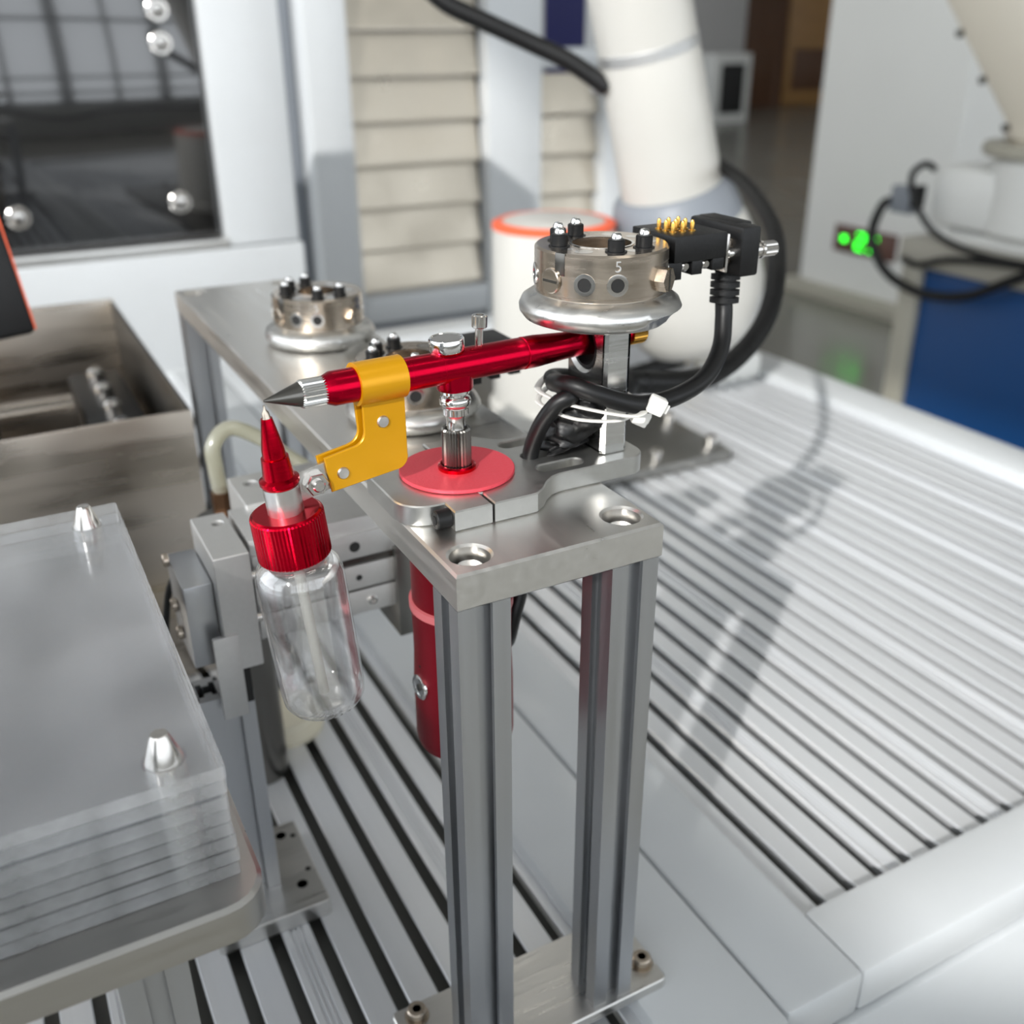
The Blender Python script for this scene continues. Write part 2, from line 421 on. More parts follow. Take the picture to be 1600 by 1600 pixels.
MB().tube([(1985, 1505, -150), (1958, 1512, -137), (1950, 1540, -165), (1948, 1520, -220), (1948, 1458, -280), (1948, 1386, -306), (1948, 1284, -318), (1950, 1150, -316)], 8).build('cable', 'rubber', t)
MB().tube([(1972, 1545, -370), (1950, 1480, -372), (1948, 1400, -345), (1948, 1290, -330), (1950, 1150, -322)], 8).build('cable', 'rubber', t)

# unseen cabinet-shaped block, added to shade the near end of the table
t = thing('added_shade_block', (-2600, -1600, FZ), 'tall white cabinet-shaped block added out of view to shade the table', 'cabinet')
MB().box(-3600, -2070, -2200, -1500, FZ + 80, 1430, 12).build('housing', 'white_paint', t)
MB().box(-3500, -2170, -2100, -1600, FZ, FZ + 80).build('plinth', 'dark', t)
MB().box(-3450, -2240, -1500, -1488, -300, 1000, 6).build('door', 'robot_grey', t)

# ------------------------------------------------------------------ rack of slanted steel trays
t = thing('tray_rack', (800, 1650, FZ), 'white steel rack of slanted stainless trays behind the robot', 'rack')
def rbox(n, m_, *a): return MB().box(*a).build(n, m_, t)
rbox('post', 'white_paint', 466, 546, 1600, 1690, FZ, 900, 4)
rbox('post', 'white_paint', 822, 942, 1600, 1690, FZ, 900, 4)
rbox('post', 'white_paint', 1092, 1170, 1600, 1690, FZ, 330, 4)
rbox('post', 'robot_grey', 418, 464, 1660, 1760, FZ, 900, 4)
rbox('rail', 'white_paint', 546, 822, 1605, 1690, -370, -316, 4)
rbox('rail', 'white_paint', 942, 1092, 1605, 1690, -370, -316, 4)
rbox('rail', 'white_paint', 942, 1092, 1605, 1690, 92, 128, 4)
rbox('plinth', 'robot_grey', 546, 1092, 1640, 1680, FZ, -372, 4)
for b0, b1, dx in ((548, 815, 0), (944, 1090, 0)):
    for k in range(9 if b0 < 900 else 5):
        z = -310 + 79 * k
        mb = MB().prism([(0, 0), (12, 74), (10.5, 75), (-7, 3), (-7, -2), (0, -2)], b0, b1, Matrix(((0, 0, 1, 0), (1, 0, 0, 1632), (0, 1, 0, z), (0, 0, 0, 1))))
        mb.build('tray', 'stainless_tray', t, 0)
rbox('side_strip', 'dark', 813, 822, 1640, 1685, -316, 600)

# clutter seen through the gap
o = MB().box(470, 560, 2300, 2500, -300, 130, 6).build('storage_box', 'navy'); tag(o, 'dark blue box glimpsed between the two white posts', 'box')
o = MB().box(470, 560, 2300, 2500, 130, 420, 6).build('storage_box', 'box_red'); tag(o, 'red box on top of dark blue box between posts', 'box')
o = MB().box(440, 600, 2250, 2550, FZ, -300, 6).build('storage_crate', 'beige_top'); tag(o, 'beige crate under the dark blue box behind the posts', 'crate')

# ------------------------------------------------------------------ machine with black glossy panel
PY = 1100
t = thing('enclosure_frame', (0, PY, -248), 'white steel machine frame around the black glossy panel', 'machine frame')
MB().box(182, 281, PY, PY + 110, -96, 262, 5).build('upright', 'white_paint', t)
MB().box(-500, 284, PY - 6, PY + 112, -250, -97, 5).build('bottom_rail', 'white_paint', t)
MB().box(-500, 186, PY - 2, PY + 20, -97, -84, 3).build('bead', 'alu', t)
MB().box(-500, 284, PY - 6, PY + 112, 250, 330, 5).build('top_rail', 'white_paint', t)
o = MB().box(-500, 181, PY + 14, PY + 30, -84, 250, 3).build('black_panel', 'black_gloss'); tag(o, 'black mirror-gloss panel set in the white machine frame', 'panel')
def pbolt(x, z, label):
    t = thing('panel_bolt', (x, PY + 10, z), label, 'bolt', 'bolts on the black panel')
    MB().lathe([(13.5, 0), (13.5, 2), (12, 3)], (x, PY + 14, z), (0, -1, 0), 28).build('washer', 'steel', t)
    MB().lathe([(9, 0), (9, 2), (7, 5), (3.4, 6)], (x, PY + 11, z), (0, -1, 0), 24).build('head', 'steel', t)
    MB().cyl((x, PY + 4.8, z), (x, PY + 4.4, z), 3.2, 6).build('socket', 'dark_steel', t)
pbolt(132, -36.5, 'silver bolt low on the black panel near the white upright')
pbolt(-59, -40.5, 'silver bolt low on the black panel at left edge of picture')
pbolt(136, 148, 'lower of two silver bolts high on the black panel')
pbolt(137, 184, 'upper of two silver bolts high on the black panel')

# ================================================================== WORK TABLE
ZT = -248.5
table = thing('work_table', (200, 500, FZ), 'white steel work table with rows of aluminium T-slot slats', 'table')
def tb(n, m_, *a, lab=None): return MB().box(*a).build(n, m_, table, label=lab)
tb('rail', 'white_paint', 84, 140.5, -44, 1090, ZT - 60, ZT, 3)            # centre beam, two tubes side by side
tb('rail', 'white_paint', 141.5, 189.5, -41, 1090, ZT - 28.5, ZT, 3)
tb('rail', 'white_paint', 189.6, 900, -41, 1.5, ZT - 28.5, ZT + 0.2, 3)       # front rail, right bay
tb('rail', 'white_paint', -600, 140.5, -110, -44.5, ZT - 60, ZT - 0.3, 3)
tb('rail', 'white_paint', 776, 834, 1.5, 1090, ZT - 60, ZT + 0.1, 3)        # right rail
tb('rail', 'white_paint', -600, 834, 1090, 1150, ZT - 60, ZT, 3)
tb('skirt', 'white_paint', 141.5, 900, -44, -34, -700, ZT - 29.5, 2)
tb('under_tray', 'groove', -600, 80, -44, 1090, ZT - 24, ZT - 20)
tb('under_tray', 'groove', 190, 780, 0, 1090, ZT - 24, ZT - 20)
for (x, y) in ((-540, -60), (780, 20), (-540, 1060), (780, 1060)):
    tb('leg', 'white_paint', x, x + 60, y, y + 60, FZ, ZT - 60, 3)
def slat_profile(wd, fine):
    h = wd / 2
    top = [(-h, -0.8), (-h + 0.6, 0)]
    if fine:
        for c in (-2.6, 0, 2.6):
            top += [(c - 0.9, 0), (c - 0.5, -0.9), (c + 0.5, -0.9), (c + 0.9, 0)]
    top += [(h - 0.6, 0), (h, -0.8)]
    return [(h, -1.8), (h - 3.4, -2.0), (h - 3.4, -10), (-h + 3.4, -10), (-h + 3.4, -2.0), (-h, -1.8)] + top
PITCH = 21.25
proto = {}
def slat(xc, y0, y1, fine):
    key = (y0, y1, fine)
    if key not in proto:
        poly = slat_profile(14.6, fine)[::-1]
        ob = MB().prism([(p[0], p[1]) for p in poly], -y1, -y0, Matrix(((1, 0, 0, xc), (0, 0, -1, 0), (0, 1, 0, ZT - 10.0), (0, 0, 0, 1)))).build('slat', 'alu_slat', table, 20)
        proto[key] = (ob, xc)
    else:
        ob0, x0 = proto[key]
        ob = ob0.copy(); COL.objects.link(ob); ob.location.x = (xc - x0) * U
    return ob
for k in range(28):
    xc = 209.2 + PITCH * (k + 0.5) - PITCH
    if 196 < xc < 768 + PITCH: slat(xc, 2, 1090, k % 4 == 3)
for k in range(34):
    xc = 74.7 - PITCH * (k + 0.5) + PITCH
    if xc > -600: slat(xc, -44, 1090, k % 4 == 2)

# ================================================================== TOOL STAND
W_, L_, T_ = 82.5, 454.0, 14.0
stand = thing('tool_stand', (41, 220, -248.5), 'aluminium tool stand with plate top on slotted posts', 'stand')
CB = [(10.7, 12.0), (72.5, 12.6), (10.5, 442), (72, 442)]
MB().plate([(0, 0), (W_, 0), (W_, L_), (0, L_)], [circ(x, y, 7.2) for x, y in CB] + [circ(29.6, 61.5, 20.4, 48), slot(60, 74, 61.5, 4.6)], -T_, 0, 0.9).build('top_plate', 'alu_y', stand, 25)
for x, y in CB:
    sc = MB().lathe([(7.1, -9.2), (0, -9.2)], (x, y, 0)).build('counterbore', 'dark_steel', stand)
    so = MB().lathe([(5.2, -9.1), (5.2, -5.2), (4.6, -4.6), (2.8, -4.6)], (x, y, 0), n=24).build('cap_screw', 'steel', stand)
    MB().lathe([(2.8, -4.62), (2.8, -7.5), (0, -7.5)], (x, y, 0), n=6).build('socket', 'dark_steel', so)
post0 = None
for x, y in ((10.3, 10.6), (71.6, 10.6), (10.3, 443), (71.6, 443)):
    MB().prism(profile(20), -242.5, -T_, Mt(x, y, 0)).build('post', 'alu_anod', stand, 20)
MB().plate(rrect(-21, 101, -2, 42, 3), [], -248.5, -242.5, 0.6).build('base_plate', 'alu', stand, 25)
MB().plate(rrect(-6, 101, 414, 458, 3), [], -248.5, -242.5, 0.6).build('base_plate', 'alu', stand, 25)
for x, y in ((94.5, 10.3), (-11, 35), (94.5, 35), (-11, 5)):
    so = MB().lathe([(5.6, 0), (5.6, 0.8), (4.4, 0.8), (4.4, 4.6), (3.8, 5.2), (2.2, 5.2)], (x, y, -242.5), n=24).build('base_screw', 'nickel', stand)
    MB().lathe([(2.2, 5.2), (2.2, 3), (0, 3)], (x, y, -242.5), n=6).build('socket', 'dark_steel', so)

# ------------------------------------------------------------------ tool changers
def make_changer(loc, label, n_zero):
    t = thing('tool_changer', loc, label, 'tool changer', 'round nickel tool changers')
    x, y, z = loc
    mb = MB().lathe([(0, 0), (26, 0), (29.2, 1.2), (31, 3.6), (31.2, 5.6), (30, 8.2), (27.5, 9.8), (25.6, 10.2), (24.8, 10.9), (0, 10.9)], loc, n=72)
    nn = Vector((0.56, -0.83, 0)); d = 25.6
    for v in mb.v:
        q = v - Vector(loc); e = q.x * nn.x + q.y * nn.y
        if e > d and q.z < 4.5: v -= nn * (e - d)
    mb.build('flange', 'alu', t, 40)
    mb = MB().lathe([(24.4, 10.9), (24.4, 12), (25.2, 12.4), (25.2, 27.2), (24.4, 28), (11.2, 28), (11.2, 20), (0, 20)], loc, n=72)
    mb.build('body', 'nickel', t, 30)
    MB().lathe([(11.2, 28.02), (12.2, 28.02), (12.2, 28.25), (11.2, 28.25)], loc, n=48, closed=True).build('bore_rim', 'steel', t)
    fac = -123
    for ph, rr in ((-64, 17.3), (-103, 17.0), (-143, 17.0), (17, 17.8), (62, 17.4)):
        a = math.radians(fac + ph); px, py = x + rr * math.cos(a), y + rr * math.sin(a)
        nb = MB().lathe([(4.0, 28), (4.0, 28.35), (3.1, 28.4), (3.1, 32.2), (2.7, 32.6)], (px, py, z), n=24).build('pin', 'black_plastic', t)
        MB().lathe([(2.0, 32.6), (2.0, 33.6), (1.5, 34.6), (0, 35.0)], (px, py, z), n=16).build('pin_tip', 'chrome', nb)
    for ph, rr, r in ((-20, 18.5, 3.4), (40, 18.3, 2.6), (105, 18, 3.2), (140, 18, 2.6), (170, 17.6, 3.3), (-45, 18, 2.4)):
        a = math.radians(fac + ph)
        MB().lathe([(r, 28.05), (r * 0.72, 28.05), (r * 0.66, 27.6), (0, 27.6)], (x + rr * math.cos(a), y + rr * math.sin(a), z), n=20).build('dowel_hole', 'steel', t)
    for ph, kind in ((-78, 1), (-45, 2), (-13, 1), (14, 1), (60, 3), (104, 1), (150, 1), (-120, 1), (-160, 1)):
        a = math.radians(fac + ph); dr = Vector((math.cos(a), math.sin(a), 0)); c = Vector((x, y, z + 17.6)) + dr * 24.9
        if kind == 1:
            po = MB().lathe([(4.0, 0), (4.0, 0.55), (3.5, 0.6), (2.5, 0.6), (2.3, 0.1)], c, dr, 24).build('port', 'steel', t)
            MB().lathe([(2.4, 0.42), (1.3, 0.3), (0, 0.3)], c, dr, 20).build('bore', 'dark', po)
        elif kind == 2:
            po = MB().lathe([(4.6, 0), (4.6, 0.9), (4.2, 1.2), (0, 1.2)], c, dr, 24).build('plug', 'nickel', t)
            tx, ty, ta = frame(dr); M4 = Matrix((tx, ty, dr)).transposed().to_4x4(); M4.translation = c + dr * 1.1
            MB().box(-3.6, 3.6, -0.5, 0.5, 0, 0.2, 0, M4).build('slot', 'dark_steel', po)
        else:
            po = MB().hexa(c, c + dr * 4.0, 4.6).build('hex_plug', 'nickel', t)
            tx, ty, ta = frame(dr); M4 = Matrix((tx, ty, dr)).transposed().to_4x4(); M4.translation = c + dr * 3.95
            MB().box(-0.5, 0.5, -4.2, 4.2, 0, 0.2, 0, M4).build('slot', 'dark_steel', po)
    a = math.radians(fac - 36); dr = Vector((math.cos(a), math.sin(a), 0)); c = Vector((x, y, z + 24)) + dr * 24.3
    tx, ty, ta = frame(dr); M4 = Matrix((tx, ty, dr)).transposed().to_4x4(); M4.translation = c
    MB().box(-2.2, 2.2, -4, 4.05, 0, 1.05, 0.2, M4).build('key', 'dark_steel', t)
    # engraved number above a port
    tcv = bpy.data.curves.new('number', 'FONT'); tcv.body = '5'; tcv.size = 5.6; tcv.extrude = 0.5; tcv.offset = -0.06; tcv.align_x = 'CENTER'
    to = bpy.data.objects.new('tmp', tcv); COL.objects.link(to)
    me = bpy.data.meshes.new_from_object(to.evaluated_get(bpy.context.evaluated_depsgraph_get()))
    a = math.radians(fac + 14); dr = Vector((math.cos(a), math.sin(a), 0)); tx = Vector((-dr.y, dr.x, 0)); up = Vector((0, 0, 1))
    base = Vector((x, y, z + 22.4)) + dr * 25.15
    mb = MB().add([base + tx * v.co.x + up * v.co.y + dr * v.co.z for v in me.vertices], [list(p.vertices) for p in me.polygons])
    bpy.data.objects.remove(to); bpy.data.curves.remove(tcv); bpy.data.meshes.remove(me)
    mb.build('number', 'alu_matte', t, 0)
    return t
ch = make_changer((92, 61.5, 60), 'round nickel tool changer raised on the bracket column beside the black connector', 0)
c2 = copy_tree(ch); c2.location = Vector((47.5, 147, 0)) * U; c2['label'] = 'round nickel tool changer on stand plate half hidden behind the red airbrush'
c3 = copy_tree(ch); c3.location = Vector((50, 289, 0)) * U; c3['label'] = 'round nickel tool changer farthest back on the stand plate'

# ------------------------------------------------------------------ connector blocks with gold pins
def pin_block(name, ox, oy, oz, label, pins=True):
    t = thing(name, (ox + 12, oy + 14, oz), label, 'connector', 'black pin connector blocks')
    mb = MB().box(ox, ox + 25, oy, oy + 29, oz + 6.5, oz + 16.5, 0.5)
    mb.box(ox - 5, ox + 4.2, oy + 0.4, oy + 28.6, oz, oz + 6.8, 0.3).box(ox + 9, ox + 14, oy + 0.4, oy + 28.6, oz + 1.2, oz + 6.8, 0.3).box(ox + 18.8, ox + 24.6, oy + 0.4, oy + 28.6, oz + 2, oz + 6.8, 0.3)
    mb.box(ox - 4, ox + 24, oy + 5, oy + 24, oz + 2, oz + 6.8)
    mb.build('housing', 'black_plastic', t, 30)
    for sx in (6.6, 16.4):
        MB().lathe([(1.9, 0), (1.9, 0.8), (1.3, 1.4)], (ox + sx, oy + 2.4, oz + 4.6), (0, -1, 0), 16).build('screw', 'steel', t)
    if pins:
        for i in range(3):
            for j in range(3):
                px, py = ox + 4.4 + 4.6 * i, oy + 8 + 4.6 * j
                MB().lathe([(1.5, 0), (1.5, 0.5), (0.85, 0.7), (0.85, 3.4), (0.5, 4.2), (0, 4.4)], (px, py, oz + 16.5), n=14).build('gold_pin', 'gold', t)
    return t
pin_block('pin_connector', 119, 52, 72.5, 'black connector block with gold pins beside the raised tool changer')
pin_block('pin_connector', 74.5, 138, 12.5, 'black notched connector block behind the red airbrush barrel', False)

# plug, cable
t = thing('signal_cable', (152, 62, 60), 'thick black cable with square plug looped round the bracket column', 'cable')
MB().box(144, 145.4, 52, 82, 73, 88, 0.3).build('plug_flange', 'steel', t)
MB().box(145.4, 149.4, 54, 80, 75.5, 86, 1.5).build('plug_shell', 'nickel', t)
MB().box(149, 158.5, 49, 83, 71, 90.4, 1.2).box(152, 161, 58, 82, 76, 90.8, 1.0).build('plug_hood', 'black_plastic', t, 30)
for yy in (54, 77):
    MB().cyl((145, yy, 80), (149.6, yy, 80), 2.6, 20, 0.4).build('jack_post', 'steel', t)
    so = MB().lathe([(2.6, 0), (3.6, 0.6), (3.6, 2.4), (2.9, 2.6), (2.9, 3.6), (3.5, 3.8), (3.5, 5)], (158.4, yy, 80), (1, 0, 0), 24).build('thumb_screw', 'steel', t)
    MB().lathe([(3.1, 5), (3.1, 11.5), (2.5, 12)], (158.4, yy, 80), (1, 0, 0), rib=0.3, nrib=16).build('knurl', 'steel', so)
pr = [(5.2, 0)]
for k in range(4):
    z = 0.8 + k * 3.1
    pr += [(4.4, z), (4.4, z + 0.9), (6.0, z + 0.9), (6.0, z + 3.0)]
MB().lathe(pr + [(4.2, 13.3)], (153, 62, 71.5), (-0.06, -0.1, -1), 32).build('strain_relief', 'black_plastic', t, 30)
MB().tube([(152.2, 61, 60), (151, 58.5, 52), (146, 53, 42), (133, 45, 34), (116, 40, 30.5), (100, 38.5, 30), (90, 40.5, 32), (80, 43.5, 36), (73.5, 49, 38.5), (72, 57, 37.5), (76, 68, 34), (84, 80, 31), (95, 83, 29)], 3.6, 20).build('cable', 'rubber', t)
MB().tube([(101, 79, 27), (92, 82, 30), (80, 77, 33), (76, 62, 34), (73, 50, 34.5), (67.5, 51, 32), (63.5, 55, 24), (61.5, 59, 14), (61, 61, 4), (61, 61.5, -20), (58, 66, -45)], 3.3, 18).build('cable', 'rubber', t)
pt = [Vector((78, 60, 8.5)), Vector((77, 62, 13)), Vector((77, 60, 18)), Vector((79, 56, 23)), Vector((81, 54, 28)), Vector((82, 54, 31))]
mb = MB().tube(pt, 9.0, 26, 8)
rr = random.Random(3)
ph = [rr.uniform(0, 6.3) for _ in range(6)]
for i, v in enumerate(mb.v):
    k = i // 26; th = 2 * PI * (i % 26) / 26
    c = pt[0].lerp(pt[-1], min(1, k / 40))
    f = 1 + 0.13 * math.sin(3 * th + ph[0] + 0.3 * k) + 0.10 * math.sin(7 * th + ph[1] - 0.5 * k) + 0.07 * math.sin(0.9 * k + ph[2]) + rr.uniform(-0.05, 0.05)
    v.x = c.x + (v.x - c.x) * f; v.y = c.y + (v.y - c.y) * f
    v.z = max(v.z, 8.2)
    if v.x > 85.6 and 46 < v.y < 78: v.x = 85.6
mb.build('tape_wrap', 'black_tape', t, 60)

# zip ties
def ztie(z0, z1, y0, head, label):
    t = thing('zip_tie', (92, 61, z0), label, 'zip tie', 'white zip ties on the column')
    pts = [(99.8, y0 + 2, z0), (88, y0 - 4.5, (z0 + z1) / 2), (74, 46, z1), (68.6, 58, z1 + 1), (72, 74, z1), (88, 87.5, z1), (99.8, 80, z1), (101.4, 62, (z0 + z1) / 2), (101, 47, z0 + 1)]
    MB().tube(pts, 1, 10, flat=(1.5, 0.6) if z0 > 26 else (1.3, 0.6)).build('strap', 'zip', t)
    hx, hy, hz = head
    M4 = Mt(hx, hy, hz) @ Matrix.Rotation(math.radians(-25), 4, 'Z') @ Matrix.Rotation(math.radians(25), 4, 'Y')
    MB().box(-3.2, 3.2, -2.6, 2.6, -3.4, 3.4, 0.8, M4).build('lock_head', 'zip', t)
    MB().box(2, 5 if z0 > 26 else 4, -0.5, 0.5, -1.8, 1.8, 0.2, M4).build('tail', 'zip', t)
ztie(28, 31, 36, (101, 33.5, 31), 'white zip tie over the black cable, the upper of two')
ztie(24, 26, 44.5, (101.5, 44, 23), 'white zip tie round the bracket column, the lower of two')

# ------------------------------------------------------------------ clamp bracket
t = thing('clamp_bracket', (50, 61.5, 0), 'milled aluminium clamp bracket holding the airbrush on the stand', 'bracket')
cy = 61.5
half = [(29.2, cy - 32.5), (44, cy - 32.5)] + [(47 + 0.0, cy - 32.2), (51, cy - 29.5), (55, cy - 25), (59, cy - 22), (63, cy - 20.8)] + [(95, cy - 20.8)] + arc(96, cy - 12.8, 8, -90, 0, 6)
left = [(-2, cy - 12), ] + arc(10, cy - 12, 12, 180, 270, 8) + [(13.4, cy - 24), (13.4, cy - 32.5), (28.2, cy - 32.5), (28.2, cy - 21.9)]
# outline starts at the slit, goes round the right side, ends round the left side
right = [(29.2, cy - 22.4)] + half
rightm = [(x, 2 * cy - y) for x, y in right[::-1]]
leftm = [(x, 2 * cy - y) for x, y in left]
out = right + rightm + leftm[::-1] + left
MB().plate(out, [slot(58.5, 70, cy + 14.5, 3.3), slot(61, 74, cy, 3.3), slot(60.5, 74, cy - 13.2, 3.3)], 0.05, 8, 0.5).build('clamp_plate', 'alu_mill', t, 25)
so = MB().cyl((13.4, 33.5, 4.2), (7.6, 33.5, 4.2), 3.5, 24, 0.4).build('clamp_screw', 'black_plastic', t)
MB().cyl((7.7, 33.5, 4.2), (7.4, 33.5, 4.2), 1.7, 6).build('socket', 'dark', so)
My = Matrix(((0, 0, 1, 0), (1, 0, 0, 0), (0, 1, 0, 0), (0, 0, 0, 1)))
MB().plate(rrect(47.5, 75.5, 8, 60, 0.6), [circ(63.9, 48.6, 9.0, 40)], 86, 98, 1.6, My).build('column_bar', 'alu_turn', t, 30)
MB().lathe([(8.9, 0), (8.9, 10), (7.6, 10), (7.6, 0)], (87, 63.9, 48.6), (1, 0, 0), 36, closed=True).build('bore_sleeve', 'rubber', t)

# ------------------------------------------------------------------ airbrush
A0 = Vector((-42.2, 55.7, 50.2)); AX = Vector((156.0, 9.6, 0)).normalized()
air = thing('airbrush', (29.5, 61.5, 9), 'glossy red airbrush lying level with yellow bottle holder', 'airbrush')
def at(s): return A0 + AX * s
MB().lathe([(0.35, 0), (4.3, 12.2), (4.3, 12.6)], A0, AX, 40).build('needle_cap', 'dark_steel', air)
MB().lathe([(4.3, 12.2), (4.9, 13.0), (4.9, 21.0), (4.4, 21.8)], A0, AX, rib=0.42, nrib=30).build('knurled_ring', 'alu_turn', air, 10)
MB().lathe([(4.0, 20.4), (4.6, 20.4), (5.9, 23.6), (6.05, 24.2), (6.05, 99.6), (5.7, 99.9), (5.7, 100.4), (6.15, 100.7), (6.15, 106), (5.9, 109), (5.2, 119), (5.05, 125), (5.2, 133), (5.0, 146), (3.4, 147), (3.4, 151)], A0, AX, 48).build('barrel', 'red_anod', air, 40)
MB().lathe([(3.2, 150.4), (4.6, 150.8), (4.6, 157.4), (3.6, 158.4), (0, 158.4)], A0, AX, rib=0.3, nrib=26).build('tail_knob', 'brass', air, 20)
SB = Vector((29.5, 61.0, 0))
pr = [(6.6, 41.4), (6.9, 42.4), (6.9, 50.2)]
mb = MB().lathe(pr, SB, (0, 0, 1), 40)
for v in mb.v: v.y = 61.0 + max(-6.05, min(6.05, v.y - 61.0))
mb.build('saddle', 'red_anod', air, 40)
tr = MB().lathe([(3.4, 55.4), (6.3, 56.2), (6.5, 56.8), (6.5, 60.2), (6.2, 60.8), (5.6, 60.9), (5.3, 60.6), (0, 60.6)], (29.3, 61.4, 0), (-0.04, 0, 1), 48).build('trigger_button', 'chrome', air, 30)
so = MB().lathe([(1.5, 54), (1.5, 63)], (37.2, 61.6, 0), (0.05, 0, 1), 16, rib=0.2, nrib=9).build('set_screw', 'steel', air)
MB().lathe([(2.4, 62.6), (2.9, 63), (2.9, 67), (2.5, 67.4), (1.5, 67.4), (1.4, 65.6), (0, 65.6)], (37.2, 61.6, 0), (0.05, 0, 1), 24).build('screw_head', 'steel', so)
MB().lathe([(5.4, 41.4), (5.4, 39.9), (4.5, 39.7), (4.4, 39), (5.5, 38.2), (5.9, 37), (5.7, 35.6), (4.6, 34.4), (4.2, 34.0), (0, 34)][::-1], SB, n=40).build('hose_fitting', 'chrome', air, 40)
MB().lathe([(4.2, 31.4), (4.8, 31.6), (4.8, 34.0), (4.2, 34.2)], SB, rib=0.25, nrib=24).build('fitting_ring', 'steel', air, 20)
MB().lathe([(4.0, 24.5), (3.5, 26.5), (3.4, 28.5), (3.7, 30.6), (4.1, 31.5)], SB, n=32).build('fitting_neck', 'steel', air, 50)

# yellow holder folded round the barrel
sx, sy = 32.2, 50.0
yl = MB().lathe([(6.1, sx), (7.6, sx), (7.6, sy), (6.1, sy)], A0, AX, 48, closed=True).build('holder_ring', 'yellow', air, 30)
Ox, Oy = AX.copy(), Vector((AX.y, -AX.x, 0))           # Oy points to the camera side
def leaf(y0, y1, dx=0, nm='holder_leaf'):
    poly = [(dx + 33.8 - 0.0, -6.0), (50, -6.0), (50, -28)] + arc(45.5, -29.5, 4.6, 0, -78, 6) + [(dx + 20, -37.0), (dx + 18.2, -23.8), (28.2, -22.0)] + arc(dx * 0.6 + 28.8, -16.9, 5.0, -82, 0, 6)
    M4 = Matrix((AX, Vector((0, 0, 1)), Oy)).transposed().to_4x4(); M4.translation = A0
    return MB().plate(poly, [], y0, y1, 0.25, M4).build(nm, 'yellow', air, 30)
l1 = leaf(1.0, 2.4); l2 = leaf(-2.4, -1.0, -1.6)
for s_, h_ in ((41.0, -14.6), (24.6, -30.6)):
    p = at(s_) + Vector((0, 0, h_)) + Oy * 2.3
    MB().lathe([(2.3, 0), (2.3, 0.3), (1.9, 0.9), (0, 1.0)], p, Oy, 24).build('rivet', 'alu', l1)

# ------------------------------------------------------------------ mini compressor under the plate
t = thing('airbrush_compressor', (29.5, 61.5, -118), 'dark red handheld compressor hanging through the stand plate', 'compressor')
MB().lathe([(0, 8.1), (21.6, 8.1), (22.1, 8.5), (22.1, 9.4), (21.8, 9.7), (0, 9.7)], (29.6, 61.5, 0), n=80).build('top_disc', 'red_disc', t, 30)
MB().lathe([(7.3, 9.7), (7.3, 11.0), (6.6, 11.6), (6.0, 11.6), (6.0, 10)], (29.5, 61.2, 0), n=40).build('collar', 'red_anod_v', t, 30)
MB().lathe([(5.0, 10), (5.6, 10.6), (5.6, 25.4), (5.2, 26.0), (4.5, 26.0), (4.3, 24.2), (0, 24.2)], (29.5, 61.1, 0), rib=0.55, nrib=26).build('knurled_coupling', 'dark_steel', t, 10)
MB().lathe([(20.0, 8.1), (20.0, -46), (20.4, -46.2)], (29.6, 61.5, 0), n=64).build('neck', 'red_body', t, 30)
MB().lathe([(20.2, -46), (21.2, -46.3), (21.2, -49.6), (20.2, -50)], (29.6, 61.5, 0), n=64).build('seam_ring', 'pink_ring', t, 30)
MB().lathe([(20.2, -49.8), (20.6, -50), (20.2, -62), (20.3, -72), (20.9, -84), (21.0, -112), (20.2, -116), (17, -118.4), (0, -118.6)], (29.6, 61.5, 0), n=64).build('body', 'red_body', t, 40)
a = math.radians(-123 - 52); dr = Vector((math.cos(a), math.sin(a), 0)); c = Vector((29.6, 61.5, -84)) + dr * 20.3
so = MB().lathe([(5.6, 0), (5.6, 0.9), (5.0, 1.4), (3.9, 1.2), (3.6, 0.9), (0, 0.9)], c, dr, 32).build('power_button', 'chrome', t, 30)
MB().lathe([(1.6, 1.0), (1.6, 1.3), (0, 1.3)], c, dr, 20).build('button_mark', 'dark_steel', so)
MB().cyl(Vector((29.6, 61.5, -74)) + dr * 20.0, Vector((29.6, 61.5, -74)) + dr * 20.5, 0.6, 10).build('led_hole', 'dark', t)
o = MB().tube([(58, 66, -44), (57, 62, -52), (53, 60, -62), (52, 62, -72), (54, 68, -80)], 3.4, 14).build('power_cable', 'rubber'); tag(o, 'short black cable bowing out behind the red compressor', 'cable')

# ------------------------------------------------------------------ spray bottle
BT = Vector((-42.45, 55.2, 49.0)); BX = Vector((10.2, 0, -119.2)).normalized()
t = thing('ink_bottle', BT + BX * 123, 'clear plastic bottle with red screw cap hanging under the airbrush tip', 'bottle')
def bl(prof, nm, m_, sm=35, parent=t, **k): return MB().lathe(prof, BT, BX, **k).build(nm, m_, parent, sm)
bl([(0.3, 0), (0.5, 1.6), (1.2, 2.6), (1.4, 4.2), (1.7, 5)], 'metal_tip', 'nickel', n=20)
bl([(1.4, 4.6), (1.9, 4.6), (3.9, 15.5), (4.0, 18.6), (4.7, 18.7), (5.4, 26), (6.9, 26.8), (6.9, 28.2), (5.6, 29), (5.3, 30), (5.3, 41)], 'nozzle', 'red_anod_v', n=40)
cp = bl([(4.8, 39.4), (11.6, 39.4), (12.6, 40.2)], 'cap_top', 'red_anod_v', n=56)
bl([(12.6, 40.0), (12.95, 40.6), (13.1, 56.4), (12.6, 57)], 'cap', 'red_anod_v', 15, rib=0.22, nrib=60)
BZ = 57.0
